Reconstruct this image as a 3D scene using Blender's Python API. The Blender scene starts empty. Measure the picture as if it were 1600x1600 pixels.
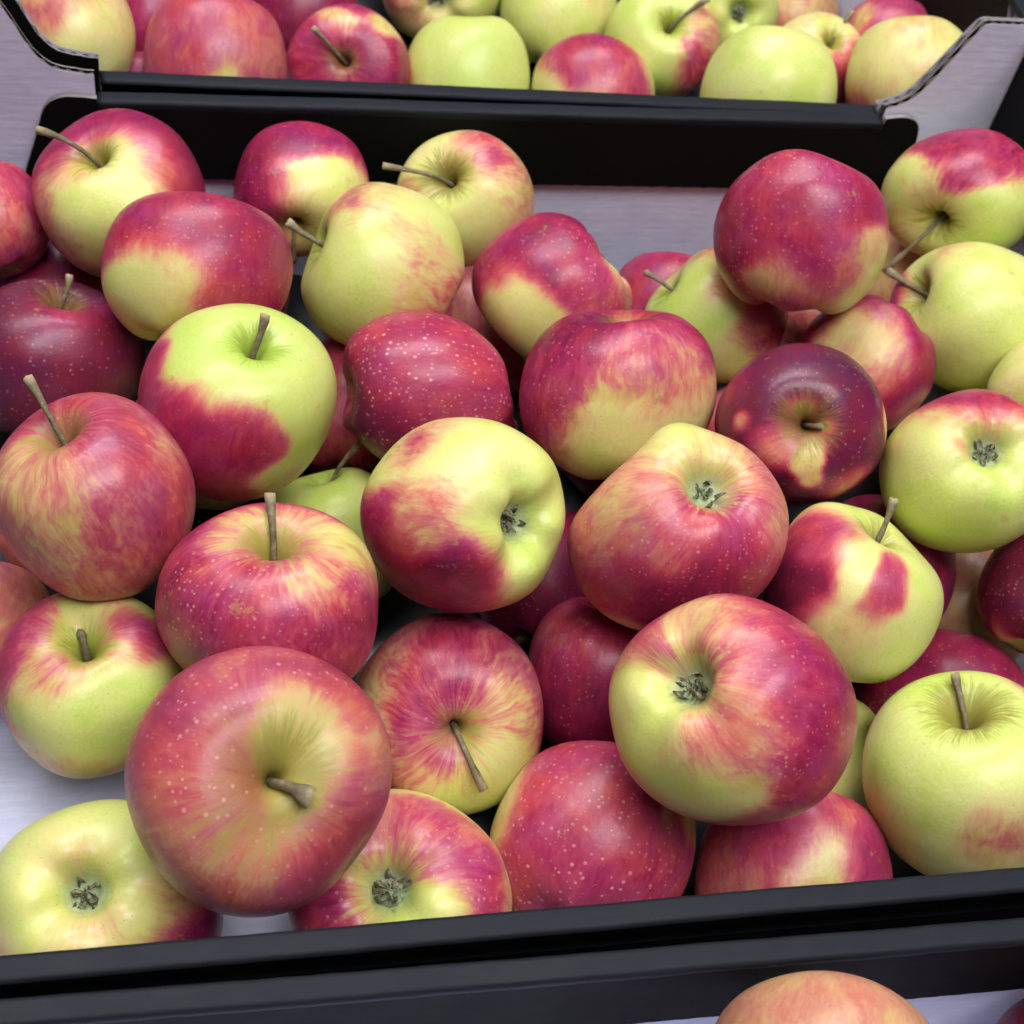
import bpy, math, random
import numpy as np
from mathutils import Matrix, Vector

scene = bpy.context.scene
COL = scene.collection

# ------------------------------------------------------------------ camera
CAM = np.array([-0.12380, -0.35272, 0.55846])
CROT = np.array([[0.97653165, -0.15582484, 0.14867600],     # rows: camera right, up, back in world axes
                 [0.02872675, 0.77838497, 0.62712966],
                 [-0.21344954, -0.60814099, 0.76459390]])
cam_data = bpy.data.cameras.new('camera')
cam_data.sensor_width = 36.0
cam_data.lens = 54.0
cam_data.clip_start = 0.01
cam_data.clip_end = 50.0
cam = bpy.data.objects.new('camera', cam_data)
COL.objects.link(cam)
mw = Matrix.Identity(4)
for i in range(3):
    for j in range(3):
        mw[i][j] = CROT[j][i]
    mw[i][3] = CAM[i]
cam.matrix_world = mw
scene.camera = cam
cam_data.dof.use_dof = True
cam_data.dof.focus_distance = 0.53
cam_data.dof.aperture_fstop = 20.0

# ------------------------------------------------------------------ light: a shop hall with ceiling luminaires
world = bpy.data.worlds.new('World')
scene.world = world
world.use_nodes = True
bg = world.node_tree.nodes['Background']
bg.inputs[0].default_value = (0.78, 0.80, 1.0, 1)
bg.inputs[1].default_value = 0.07

def ceiling_light(loc, target, sx, sy, power, color=(1, 0.985, 1.0)):
    d = bpy.data.lights.new('ceiling_light', 'AREA')
    d.shape = 'RECTANGLE'; d.size = sx; d.size_y = sy
    d.energy = power; d.color = color
    o = bpy.data.objects.new('ceiling_light', d)
    COL.objects.link(o)
    o.location = loc
    o.rotation_euler = (Vector(target) - Vector(loc)).to_track_quat('-Z', 'Y').to_euler()
    return o
ceiling_light((0.30, -0.62, 2.2), (0.05, 0.05, 0.1), 1.8, 0.8, 48)
ceiling_light((-0.25, 0.95, 2.2), (0.05, 0.05, 0.1), 2.2, 0.9, 60, (0.95, 0.95, 1.0))

scene.view_settings.view_transform = 'Standard'
scene.view_settings.look = 'None'
scene.view_settings.exposure = 0.0
scene.view_settings.gamma = 1.0
scene.view_settings.use_curve_mapping = False
scene.render.engine = 'CYCLES'
scene.cycles.max_bounces = 4
scene.cycles.diffuse_bounces = 2
scene.cycles.glossy_bounces = 2
scene.cycles.use_denoising = True
scene.cycles.adaptive_threshold = 0.04
scene.cycles.adaptive_min_samples = 12

# ------------------------------------------------------------------ helpers
def srgb(r, g, b):
    def c(v):
        v /= 255.0
        return v / 12.92 if v <= 0.04045 else ((v + 0.055) / 1.055) ** 2.4
    return (c(r), c(g), c(b), 1.0)

def link(o, parent=None):
    COL.objects.link(o)
    if parent is not None:
        o.parent = parent
    return o

def empty(name, loc, label=None, cat=None, group=None):
    o = bpy.data.objects.new(name, None)
    o.empty_display_size = 0.02
    o.location = loc
    COL.objects.link(o)
    if label: o['label'] = label
    if cat: o['category'] = cat
    if group: o['group'] = group
    return o

def mesh_obj(name, verts, faces, mats, parent=None, mat_idx=None, smooth=False):
    me = bpy.data.meshes.new(name)
    me.from_pydata([tuple(map(float, v)) for v in verts], [], faces)
    for m in (mats if isinstance(mats, (list, tuple)) else [mats]):
        me.materials.append(m)
    if mat_idx is not None:
        me.polygons.foreach_set('material_index', mat_idx)
    if smooth:
        me.polygons.foreach_set('use_smooth', [True] * len(me.polygons))
    me.update()
    return link(bpy.data.objects.new(name, me), parent)

class NT:
    """tiny node-tree helper"""
    def __init__(self, name):
        self.m = bpy.data.materials.new(name)
        self.m.use_nodes = True
        self.t = self.m.node_tree
        self.b = self.t.nodes['Principled BSDF']
    def n(self, typ, **kw):
        nd = self.t.nodes.new(typ)
        for k, v in kw.items():
            setattr(nd, k, v)
        return nd
    def l(self, a, b):
        self.t.links.new(a, b)
    def _in(self, sock, v):
        if isinstance(v, bpy.types.NodeSocket): self.l(v, sock)
        elif v is not None: sock.default_value = v
    def math(self, op, a, b=None, c=None, clamp=False):
        nd = self.n('ShaderNodeMath', operation=op, use_clamp=clamp)
        for i, v in enumerate((a, b, c)):
            if v is not None: self._in(nd.inputs[i], v)
        return nd.outputs[0]
    def vmath(self, op, a, b=None, scale=None):
        nd = self.n('ShaderNodeVectorMath', operation=op)
        self._in(nd.inputs[0], a)
        if b is not None: self._in(nd.inputs[1], b)
        if scale is not None: self._in(nd.inputs['Scale'], scale)
        return nd.outputs['Value'] if op in ('LENGTH', 'DOT_PRODUCT', 'DISTANCE') else nd.outputs[0]
    def noise(self, vec, scale, detail=3, rough=0.5, w=None, dist=0.0):
        nd = self.n('ShaderNodeTexNoise', noise_dimensions='4D' if w is not None else '3D')
        self.l(vec, nd.inputs['Vector'])
        if w is not None: self._in(nd.inputs['W'], w)
        nd.inputs['Scale'].default_value = scale
        nd.inputs['Detail'].default_value = detail
        nd.inputs['Roughness'].default_value = rough
        nd.inputs['Distortion'].default_value = dist
        return nd.outputs[0]
    def ramp(self, fac, stops, interp='LINEAR'):
        nd = self.n('ShaderNodeValToRGB')
        nd.color_ramp.interpolation = interp
        el = nd.color_ramp.elements
        while len(el) < len(stops): el.new(0.5)
        for e, (p, c) in zip(el, stops):
            e.position = p; e.color = c
        self._in(nd.inputs[0], fac)
        return nd.outputs[0]
    def mix(self, fac, a, b, mode='MIX'):
        nd = self.n('ShaderNodeMix', data_type='RGBA', blend_type=mode)
        self._in(nd.inputs[0], fac); self._in(nd.inputs[6], a); self._in(nd.inputs[7], b)
        return nd.outputs[2]
    def smooth(self, x, lo, hi, tlo=0.0, thi=1.0):
        nd = self.n('ShaderNodeMapRange', interpolation_type='SMOOTHSTEP')
        self._in(nd.inputs[0], x)
        for i, v in zip((1, 2, 3, 4), (lo, hi, tlo, thi)): self._in(nd.inputs[i], v)
        return nd.outputs[0]
    def attr(self, name, typ='GEOMETRY'):
        return self.n('ShaderNodeAttribute', attribute_name=name, attribute_type=typ)
    def bump(self, h, strength, distance):
        nd = self.n('ShaderNodeBump')
        nd.inputs['Strength'].default_value = strength
        nd.inputs['Distance'].default_value = distance
        self.l(h, nd.inputs['Height'])
        self.l(nd.outputs[0], self.b.inputs['Normal'])

def bw(v): return (v, v, v, 1)

# ------------------------------------------------------------------ materials
def make_skin():
    k = NT('apple_skin')
    rest0 = k.attr('rest').outputs['Vector']
    skin = k.attr('skin')
    sep = k.n('ShaderNodeSeparateColor'); k.l(skin.outputs['Color'], sep.inputs[0])
    blush, green, dull = sep.outputs
    dots = skin.outputs['Alpha']
    seed = k.attr('seed', 'OBJECT').outputs['Fac']
    streak = k.attr('streak', 'OBJECT').outputs['Fac']
    russet = k.attr('russet', 'OBJECT').outputs['Fac']
    sv3 = k.n('ShaderNodeCombineXYZ')
    for i in range(3): k.l(seed, sv3.inputs[i])
    rest = k.vmath('ADD', rest0, sv3.outputs[0])              # every apple its own piece of noise
    sx = k.n('ShaderNodeSeparateXYZ'); k.l(rest0, sx.inputs[0])
    zpos = sx.outputs[2]
    flat = k.n('ShaderNodeCombineXYZ'); k.l(sx.outputs[0], flat.inputs[0]); k.l(sx.outputs[1], flat.inputs[1])
    rho = k.vmath('LENGTH', flat.outputs[0])
    nrm = k.vmath('NORMALIZE', flat.outputs[0])
    st = k.n('ShaderNodeSeparateXYZ'); k.l(nrm, st.inputs[0])
    wv = k.n('ShaderNodeTexNoise'); k.l(rest, wv.inputs['Vector'])
    wv.inputs['Scale'].default_value = 2.4; wv.inputs['Detail'].default_value = 1.0
    wc = k.vmath('SUBTRACT', wv.outputs['Color'], (0.5, 0.5, 0.5))
    def streak_vec(zs, wob):
        cb = k.n('ShaderNodeCombineXYZ')
        k.l(st.outputs[0], cb.inputs[0]); k.l(st.outputs[1], cb.inputs[1])
        k.l(k.math('MULTIPLY', sx.outputs[2], zs), cb.inputs[2])
        return k.vmath('ADD', k.vmath('ADD', cb.outputs[0], sv3.outputs[0]), k.vmath('SCALE', wc, scale=wob))
    s1 = k.noise(streak_vec(0.55, 0.55), 4.2, 2, 0.55)
    s2 = k.noise(streak_vec(0.36, 0.18), 17.0, 3, 0.65)
    blot = k.noise(rest, 3.0, 4, 0.62)
    fine = k.noise(rest, 24.0, 2.5, 0.7)
    mid = k.math('MULTIPLY_ADD', k.math('MULTIPLY', blush, k.math('SUBTRACT', 1.05, blush)), 2.9, 0.12)
    sv = k.math('ADD', k.math('MULTIPLY', k.math('SUBTRACT', s1, 0.5), 0.48), k.math('MULTIPLY', k.math('SUBTRACT', s2, 0.5), 0.42))
    d1 = k.math('MULTIPLY', k.math('MULTIPLY', sv, k.math('MULTIPLY_ADD', streak, 0.85, 0.10)), mid)
    d2 = k.math('MULTIPLY', k.math('MULTIPLY', k.math('SUBTRACT', blot, 0.5), 0.26), mid)
    d3 = k.math('MULTIPLY', k.math('SUBTRACT', fine, 0.5), 0.10)
    b = k.math('ADD', k.math('ADD', blush, d1), k.math('ADD', d2, d3), clamp=True)
    col = k.ramp(b, [(0.0, srgb(201, 211, 112)), (0.14, srgb(214, 219, 130)), (0.30, srgb(220, 208, 132)), (0.43, srgb(214, 170, 118)),
                     (0.55, srgb(200, 116, 104)), (0.67, srgb(182, 66, 92)), (0.80, srgb(154, 33, 74)), (0.90, srgb(118, 22, 63)),
                     (1.0, srgb(80, 22, 54))])
    # hue drifts over the skin: magenta to orange in the red, cream to lime in the yellow
    onred0 = k.smooth(b, 0.42, 0.66)
    hue = k.noise(rest, 1.7, 2, 0.6)
    hs = k.math('MULTIPLY_ADD', wv.outputs[0], 0.5, k.math('MULTIPLY', hue, 0.5))
    redc = k.ramp(hs, [(0.36, (0.90, 0.97, 1.28, 1)), (0.50, (1, 1, 1, 1)), (0.64, (1.12, 1.18, 0.76, 1))])
    yelc = k.ramp(hs, [(0.36, (0.86, 0.97, 0.66, 1)), (0.50, (1, 1, 1, 1)), (0.64, (1.04, 0.98, 1.12, 1))])
    col = k.mix(1.0, col, k.mix(onred0, yelc, redc), 'MULTIPLY')
    dust = k.ramp(fine, [(0.30, bw(0.94)), (0.70, bw(1.06))])
    col = k.mix(1.0, col, dust, 'MULTIPLY')
    gm = k.math('MULTIPLY', green, k.smooth(b, 0.25, 0.6, 1.0, 0.0))
    col = k.mix(gm, col, srgb(168, 198, 76))
    col = k.mix(k.math('MULTIPLY', dull, 0.55), col, srgb(142, 92, 74))
    # stem hollow: green tissue and russet rays
    ray = k.math('ADD', rho, k.math('MULTIPLY', k.math('SUBTRACT', s2, 0.5), 0.55))
    ray = k.math('ADD', ray, k.math('MULTIPLY', k.math('SUBTRACT', s1, 0.5), 0.40))
    ray = k.math('DIVIDE', ray, k.attr('hollow', 'OBJECT').outputs['Fac'])
    up = k.smooth(zpos, 0.2, 0.4)
    hol = k.math('MULTIPLY', k.math('MULTIPLY', k.smooth(ray, 0.12, 0.36, 1.0, 0.0), up), k.math('SUBTRACT', 1.0, k.math('MULTIPLY', onred0, 0.6)))
    col = k.mix(k.math('MULTIPLY', hol, 0.8), col, k.mix(green, srgb(146, 136, 38), srgb(138, 176, 52)))
    rus = k.math('MULTIPLY', k.math('MULTIPLY', k.smooth(ray, 0.06, 0.34, 1.0, 0.0), up), russet)
    col = k.mix(k.math('MULTIPLY', rus, 0.85), col, srgb(122, 98, 46))
    # calyx basin: pale green tissue, grey green wool at the bottom
    dn = k.smooth(zpos, -0.35, -0.55)
    cal = k.math('MULTIPLY', k.smooth(ray, 0.10, 0.40, 1.0, 0.0), dn)
    col = k.mix(k.math('MULTIPLY', cal, 0.62), col, srgb(186, 196, 100))
    cal2 = k.math('MULTIPLY', k.smooth(k.math('ADD', rho, k.math('MULTIPLY', k.math('SUBTRACT', fine, 0.5), 0.16)), 0.11, 0.25, 1.0, 0.0), dn)
    col = k.mix(k.math('MULTIPLY', cal2, 0.8), col, srgb(140, 158, 124))
    # lenticels
    v = k.n('ShaderNodeTexVoronoi'); k.l(rest, v.inputs['Vector']); v.inputs['Scale'].default_value = 15.0
    vs = k.n('ShaderNodeSeparateColor'); k.l(v.outputs['Color'], vs.inputs[0])
    thr = k.math('MULTIPLY', k.math('MULTIPLY_ADD', vs.outputs[0], 0.20, 0.15), k.math('MULTIPLY_ADD', dots, 0.4, 0.75))
    dot = k.smooth(v.outputs['Distance'], k.math('MULTIPLY', thr, 0.5), thr, 1.0, 0.0)
    onred = k.smooth(b, 0.4, 0.6)
    keep = k.math('MULTIPLY', k.math('MULTIPLY_ADD', vs.outputs[1], 0.7, 0.3), dots)
    pale = k.math('MULTIPLY', k.math('MULTIPLY', dot, keep), onred)
    col = k.mix(k.math('MULTIPLY', pale, 0.7), col, srgb(228, 172, 162))
    speck = k.math('MULTIPLY', k.math('MULTIPLY', k.smooth(v.outputs['Distance'], 0.07, 0.14, 1.0, 0.0), k.smooth(vs.outputs[2], 0.5, 0.9)), k.math('SUBTRACT', 1.0, onred))
    col = k.mix(k.math('MULTIPLY', speck, 0.5), col, srgb(124, 112, 58))
    scuff = k.math('MULTIPLY', k.smooth(k.math('MULTIPLY_ADD', fine, 0.25, blot), 0.79, 0.87), 0.45)
    col = k.mix(scuff, col, srgb(176, 134, 84))
    k.l(col, k.b.inputs['Base Color'])
    rough = k.math('ADD', 0.38, k.math('MULTIPLY', k.math('SUBTRACT', blot, 0.5), 0.22))
    k.l(k.math('ADD', rough, k.math('MULTIPLY', hol, 0.2)), k.b.inputs['Roughness'])
    k.b.inputs['Specular IOR Level'].default_value = 0.42
    k.b.inputs['Coat Weight'].default_value = 0.09
    k.b.inputs['Coat Roughness'].default_value = 0.18
    k.bump(k.math('ADD', blot, k.math('MULTIPLY', fine, 0.3)), 0.16, 0.0014)
    return k.m

def make_stem():
    k = NT('apple_stem')
    tc = k.n('ShaderNodeTexCoord').outputs['Object']
    n = k.noise(tc, 420, 5, 0.7)
    g = k.attr('tip').outputs['Fac']
    n2 = k.noise(tc, 130, 3, 0.6)
    c = k.ramp(k.math('ADD', k.math('MULTIPLY', n, 0.6), k.math('MULTIPLY', n2, 0.4)),
               [(0.3, srgb(70, 60, 42)), (0.5, srgb(112, 100, 72)), (0.68, srgb(150, 138, 108))])
    c = k.mix(k.math('MULTIPLY', g, 0.75), c, srgb(186, 168, 130))
    k.l(c, k.b.inputs['Base Color'])
    k.b.inputs['Roughness'].default_value = 0.7
    k.bump(n, 0.6, 0.0006)
    return k.m

def make_calyx(name, dark, light):
    k = NT(name)
    tc = k.n('ShaderNodeTexCoord').outputs['Object']
    n = k.noise(tc, 520, 5, 0.7)
    k.l(k.ramp(n, [(0.35, srgb(*dark)), (0.62, srgb(*light))]), k.b.inputs['Base Color'])
    k.b.inputs['Roughness'].default_value = 0.85
    k.bump(n, 0.8, 0.0006)
    return k.m

def make_card(name, stops, rough, spec, grain=1.0, wash=0.0):
    k = NT(name)
    tc = k.n('ShaderNodeTexCoord').outputs['Object']
    mp = k.n('ShaderNodeMapping'); k.l(tc, mp.inputs[0]); mp.inputs['Scale'].default_value = (0.16, 1, 1)
    fib = k.noise(mp.outputs[0], 620, 4, 0.65)
    mot = k.noise(tc, 42, 5, 0.6)
    f = k.math('ADD', k.math('MULTIPLY', fib, 0.6), k.math('MULTIPLY', mot, 0.4))
    c = k.ramp(f, [(0.34, stops[0]), (0.66, stops[1])])
    scf = k.smooth(k.noise(mp.outputs[0], 150, 8, 0.8, None, 0.8), 0.64, 0.74)
    c = k.mix(k.math('MULTIPLY', scf, 0.3), c, stops[2])
    k.l(c, k.b.inputs['Base Color'])
    k.l(k.math('ADD', rough, k.math('MULTIPLY', k.math('SUBTRACT', mot, 0.5), 0.25)), k.b.inputs['Roughness'])
    k.b.inputs['Specular IOR Level'].default_value = spec
    h = k.math('ADD', k.math('MULTIPLY', fib, 0.5), k.math('MULTIPLY', mot, 1.5))
    if wash:                                    # flutes showing through the liner
        sz = k.n('ShaderNodeSeparateXYZ'); k.l(tc, sz.inputs[0])
        wz = k.math('SINE', k.math('MULTIPLY', k.math('ADD', sz.outputs[2], k.math('MULTIPLY', mot, 0.0012)), 2 * math.pi / 0.0046))
        h = k.math('ADD', h, k.math('MULTIPLY', wz, wash))
        dent = k.smooth(k.noise(tc, 16, 3, 0.5), 0.35, 0.7)
        h = k.math('ADD', h, k.math('MULTIPLY', dent, 3.0))
    k.bump(h, 0.14 * grain, 0.0005)
    return k.m

M_SKIN = make_skin()
M_STEM = make_stem()
M_CUP = make_calyx('calyx_cup', (74, 84, 58), (146, 156, 120))
M_SEPAL = make_calyx('dry_sepal', (48, 42, 32), (150, 146, 112))
M_LIGHT = make_card('pale_card', (srgb(204, 206, 232), srgb(226, 228, 249), srgb(192, 190, 210)), 0.75, 0.25, 1.6, 0.14)
M_BLACK = make_card('black_card', (bw(0.0045), (0.0065, 0.0062, 0.007, 1), (0.009, 0.009, 0.010, 1)), 0.6, 0.09)
M_RIM_LIT = make_card('black_card_lit_fold', ((0.0075, 0.009, 0.0135, 1), (0.0105, 0.0125, 0.018, 1), (0.030, 0.033, 0.040, 1)), 0.6, 0.2, 1.4)  # lit copy of the black card: bluish highlight put into colour, plus scuffs
M_KRAFT = make_card('cut_card_edge', (srgb(120, 112, 108), srgb(160, 152, 146), srgb(90, 82, 78)), 0.9, 0.1, 2.0)
M_TRAY = make_card('black_plastic', ((0.008, 0.009, 0.011, 1), (0.012, 0.013, 0.016, 1), (0.02, 0.02, 0.025, 1)), 0.35, 0.5)
M_TABLE = make_card('dark_table', ((0.02, 0.02, 0.02, 1), (0.03, 0.03, 0.03, 1), (0.04, 0.04, 0.04, 1)), 0.6, 0.3)

# ------------------------------------------------------------------ setting: the display table under the crates
tv, tf = [], []
for (x0, x1, y0, y1, z0, z1) in [(-0.40, 0.46, -0.68, 0.78, -0.045, -0.001)]:
    tv += [(x0, y0, z0), (x1, y0, z0), (x1, y1, z0), (x0, y1, z0), (x0, y0, z1), (x1, y0, z1), (x1, y1, z1), (x0, y1, z1)]
    tf += [(3, 2, 1, 0), (4, 5, 6, 7), (0, 1, 5, 4), (1, 2, 6, 5), (2, 3, 7, 6), (3, 0, 4, 7)]
table = mesh_obj('table_top', tv, tf, M_TABLE)
table['kind'] = 'structure'

# ------------------------------------------------------------------ cardboard crates
H = 0.115                       # height of the folded rims
XL, XR = -0.225, 0.2925         # inner faces of the side walls
YF, YB = -0.158, 0.2445         # inner faces of the front and rear flaps
ZTOP = 0.1715                   # height of the raised corners

def interp(xs, pts):
    px, pz = zip(*pts)
    return np.interp(xs, px, pz)

def wobble(x, seed, amp, freqs=(60, 133, 290, 610)):
    r = random.Random(seed)
    return amp * sum(math.sin(x * f + r.uniform(0, 6.3)) / (1 + 0.6 * i) for i, f in enumerate(freqs)) / 2.0

def chaikin(p, n):
    for _ in range(n):
        q = [p[0]]
        for (x0, z0), (x1, z1) in zip(p[:-1], p[1:]):
            q += [(x0 * .75 + x1 * .25, z0 * .75 + z1 * .25), (x0 * .25 + x1 * .75, z0 * .25 + z1 * .75)]
        p = q + [p[-1]]
    return p

def plate(us, ztop, zbot, v0, v1, swap):
    """a sheet in the (u, z) plane between v0 and v1; returns verts, faces, side flags (0 v0 face, 1 v1 face, 2 edges)"""
    n = len(us); V = []; F = []; S = []
    for v in (v0, v1):
        for i in range(n): V.append((us[i], v, zbot[i]))
        for i in range(n): V.append((us[i], v, ztop[i]))
    a0, a1, b0, b1 = 0, n, 2 * n, 3 * n
    for i in range(n - 1):
        F.append((a0 + i, a0 + i + 1, a1 + i + 1, a1 + i)); S.append(0)
        F.append((b0 + i + 1, b0 + i, b1 + i, b1 + i + 1)); S.append(1)
        F.append((a1 + i, a1 + i + 1, b1 + i + 1, b1 + i)); S.append(2)
        F.append((a0 + i + 1, a0 + i, b0 + i, b0 + i + 1)); S.append(2)
    F.append((a0, a1, b1, b0)); S.append(2)
    F.append((a1 - 1, b1 - 1, b1 + n - 1, a1 + n - 1)); S.append(2)
    if swap: V = [(v, u, z) for u, v, z in V]
    return V, F, S

def corrugated_wall(crate, u0, u1, outline, zb, vin, vout, swap=False):
    """two liners with a real fluted core between them"""
    us = np.unique(np.concatenate([np.linspace(u0, u1, 90), [p[0] for p in outline if u0 <= p[0] <= u1]]))
    zt = interp(us, outline) + np.array([wobble(x, 3, 0.00025, (500, 900, 1700)) for x in us])
    sgn = 1 if vout > vin else -1
    V, F, I = [], [], []
    for (a, b, face_mat) in ((vin, vin + sgn * 0.0007, 0), (vout - sgn * 0.0007, vout, 1)):
        v, f, s = plate(us, zt, np.full(len(us), zb), a, b, swap)
        o = len(V); V += v; F += [tuple(o + i for i in q) for q in f]
        I += [2 if q == 2 else face_mat for q in s]
    w = mesh_obj('wall', V, F, [M_LIGHT, M_BLACK, M_KRAFT], crate, I)
    xs = np.arange(u0 + 0.0005, u1 - 0.0005, 0.00055)
    zz = interp(xs, outline) - 0.0005
    mid = 0.5 * (vin + vout); amp = 0.5 * abs(vout - vin) - 0.0009
    vv = mid + amp * np.sin(xs * 2 * math.pi / 0.0052)
    V, F = [], []
    for i in range(len(xs)):
        for z in (zz[i] - 0.03, zz[i]):
            V.append((vv[i], xs[i], z) if swap else (xs[i], vv[i], z))
    F = [(2 * i, 2 * i + 2, 2 * i + 3, 2 * i + 1) for i in range(len(xs) - 1)]
    mesh_obj('fluted_core', V, F, M_KRAFT, w, None, True)
    return w

def fold_rim(crate, u0, u1, vin, vout, zt, seed, swap=False):
    """the rounded double fold along the top of a wall"""
    w = abs(vout - vin); s = 1 if vout > vin else -1; r = 0.0021
    prof = [(0.0005, -0.0048), (0.0, -r)]
    for a in np.linspace(0, math.pi / 2, 7)[1:]: prof.append((r - r * math.cos(a), -r + r * math.sin(a)))
    for a in np.linspace(math.pi / 2, 0, 7): prof.append((w - r + r * math.cos(a), -r + r * math.sin(a)))
    prof += [(w, -r), (w, -0.014)]
    n = len(prof); us = np.linspace(u0, u1, 150); V = []
    for x in us:
        dz = wobble(x, seed, 0.00025, (23, 61, 140, 420)); dv = wobble(x, seed + 1, 0.00020, (17, 71, 160, 390))
        for k, (pv, pz) in enumerate(prof):
            c = (x, vin + s * pv + dv, zt + pz + dz * (1 if 0 < k < n - 1 else 0))
            V.append((c[1], c[0], c[2]) if swap else c)
    F = [(i * n + k, (i + 1) * n + k, (i + 1) * n + k + 1, i * n + k + 1) for i in range(len(us) - 1) for k in range(n - 1)]
    I = [0] * len(F)
    F += [tuple(range(n)), tuple((len(us) - 1) * n + k for k in reversed(range(n)))]; I += [1, 1]
    return mesh_obj('rim_fold', V, F, [M_RIM_LIT, M_KRAFT], crate, I, True)

def flap(crate, pts, zb_fun, v0, v1, seed, swap=False):
    """black inner flap hanging from a rim, its lower edge torn"""
    us = np.unique(np.concatenate([np.linspace(pts[0][0], pts[-1][0], 260), [p[0] for p in pts]]))
    zt = interp(us, pts)
    zb = np.array([min(zb_fun(u), zt[i] - 0.0003) + wobble(u, seed, 0.0003, (700, 1500, 2600, 4100)) for i, u in enumerate(us)])
    V, F, S = plate(us, zt, zb, v0, v1, swap)
    return mesh_obj('inner_flap', V, F, [M_BLACK, M_KRAFT], crate, [1 if s == 2 else 0 for s in S])

def box_part(name, crate, x0, x1, y0, y1, z0, z1, m):
    V = [(x0, y0, z0), (x1, y0, z0), (x1, y1, z0), (x0, y1, z0), (x0, y0, z1), (x1, y0, z1), (x1, y1, z1), (x0, y1, z1)]
    F = [(3, 2, 1, 0), (4, 5, 6, 7), (0, 1, 5, 4), (1, 2, 6, 5), (2, 3, 7, 6), (3, 0, 4, 7)]
    return mesh_obj(name, V, F, m, crate)

def crate(label, loc, rot, seed, front_left=-0.1535):
    c = empty('apple_crate', loc, label, 'crate', 'cardboard apple crates standing end to end')
    c.rotation_euler = rot
    box_part('floor_panel', c, XL - 0.003, XR + 0.003, YF - 0.006, YB + 0.006, 0.0, 0.004, M_LIGHT)
    zr = H - 0.006
    def outline(xl):
        left = [(xl - 0.0007, zr)] if xl < -0.18 else [(XL - 0.004, ZTOP)] + chaikin([(xl - 0.047, ZTOP), (xl - 0.037, 0.160), (xl - 0.027, 0.1375),
               (xl - 0.020, 0.1295), (xl - 0.010, 0.1270), (xl - 0.0008, 0.1262)], 2) + [(xl - 0.0007, zr)]
        return left + [(0.2325, zr)] + chaikin([(0.2326, 0.1205), (0.2400, 0.1230), (0.2450, 0.1270), (0.2500, 0.1345), (0.2660, ZTOP - 0.001), (0.2690, ZTOP)], 2) + [(XR + 0.004, ZTOP)]
    # rear wall
    corrugated_wall(c, XL - 0.004, XR + 0.004, outline(-0.1535), 0.0045, YB + 0.0042, YB + 0.0082)
    fold_rim(c, -0.1535, 0.2322, YB, YB + 0.009, H, seed)
    pts = chaikin([(-0.1882, 0.0740), (-0.1806, 0.0980), (-0.1770, 0.1120), (-0.1690, 0.1172), (-0.1600, 0.1168)], 2) + [(-0.1537, 0.1162), (-0.1534, 0.1122),
           (0.2322, 0.1122), (0.2326, 0.1170)] + chaikin([(0.2340, 0.1175), (0.2440, 0.1190), (0.2520, 0.1150), (0.2545, 0.1040), (0.2560, 0.0740)], 2)
    flap(c, pts, lambda u: 0.0713, YB + 0.0005, YB + 0.0034, seed + 5)
    # front wall
    corrugated_wall(c, XL - 0.004, XR + 0.004, outline(front_left), 0.0045, YF - 0.0042, YF - 0.0082)
    fold_rim(c, front_left, 0.2322, YF, YF - 0.009, H, seed + 9)
    q = ([(XL + 0.001, 0.1120)] + [p for p in pts if p[0] > -0.15]) if front_left < -0.18 else pts
    flap(c, q, lambda u: 0.0715, YF - 0.0034, YF - 0.0005, seed + 6)
    # side walls with their own folds and flaps
    for vin, s in ((XL, -1), (XR, 1)):
        y0, y1 = YF - 0.0035, YB + 0.0035
        corrugated_wall(c, y0, y1, [(y0, ZTOP - 0.006), (y1, ZTOP - 0.006)], 0.0045, vin + s * 0.0042, vin + s * 0.0080, True)
        fold_rim(c, y0 + 0.002, y1 - 0.001, vin, vin + s * 0.009, ZTOP, seed + 20 + s, True)
        a, b = (vin + 0.0005, vin + 0.0034) if s > 0 else (vin - 0.0034, vin - 0.0005)
        flap(c, [(y0 + 0.003, 0.14), (y0 + 0.02, ZTOP - 0.004), (y1 - 0.0012, ZTOP - 0.004)], lambda u: 0.105, a, b, seed + 30 + s, True)
    return c

crate('black cardboard crate with pale inside in the middle, heaped full of apples', (0, 0, 0), (0, 0, 0), 11, -0.2245)
crate('rear black cardboard crate cut off by the top of the photo', (0.0, 0.4237, 0.0003), (0, math.radians(0.93), 0), 42)
crate('nearest black cardboard crate, only its rear edge showing at the bottom', (-0.062, -0.4262, 0), (0, 0, math.radians(-0.8)), 77)

# black moulded tray in the middle crate, spread wide to darken the apple gaps
nx, ny = 110, 110
V = []
for j in range(ny):
    for i in range(nx):
        x = -0.221 + (0.288 + 0.221) * i / (nx - 1); y = -0.150 + (0.240 + 0.150) * j / (ny - 1)
        cx = math.cos((x - 0.025) * 2 * math.pi / 0.074); cy = math.cos((y + 0.103) * 2 * math.pi / 0.074)
        d = max(0.0, 0.5 * (cx + cy) * 0.5 + 0.5)
        V.append((x, y, 0.0205 - 0.015 * d ** 1.3))
F = [(j * nx + i, j * nx + i + 1, (j + 1) * nx + i + 1, (j + 1) * nx + i) for j in range(ny - 1) for i in range(nx - 1)
     if not (V[j * nx + i][0] < -0.083 and V[j * nx + i][1] < -0.012)]
tray = mesh_obj('moulded_tray', V, F, M_TRAY, None, None, True)
tray['label'] = 'black moulded fruit tray glimpsed in the gaps under the middle apples'
tray['category'] = 'tray'

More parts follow.
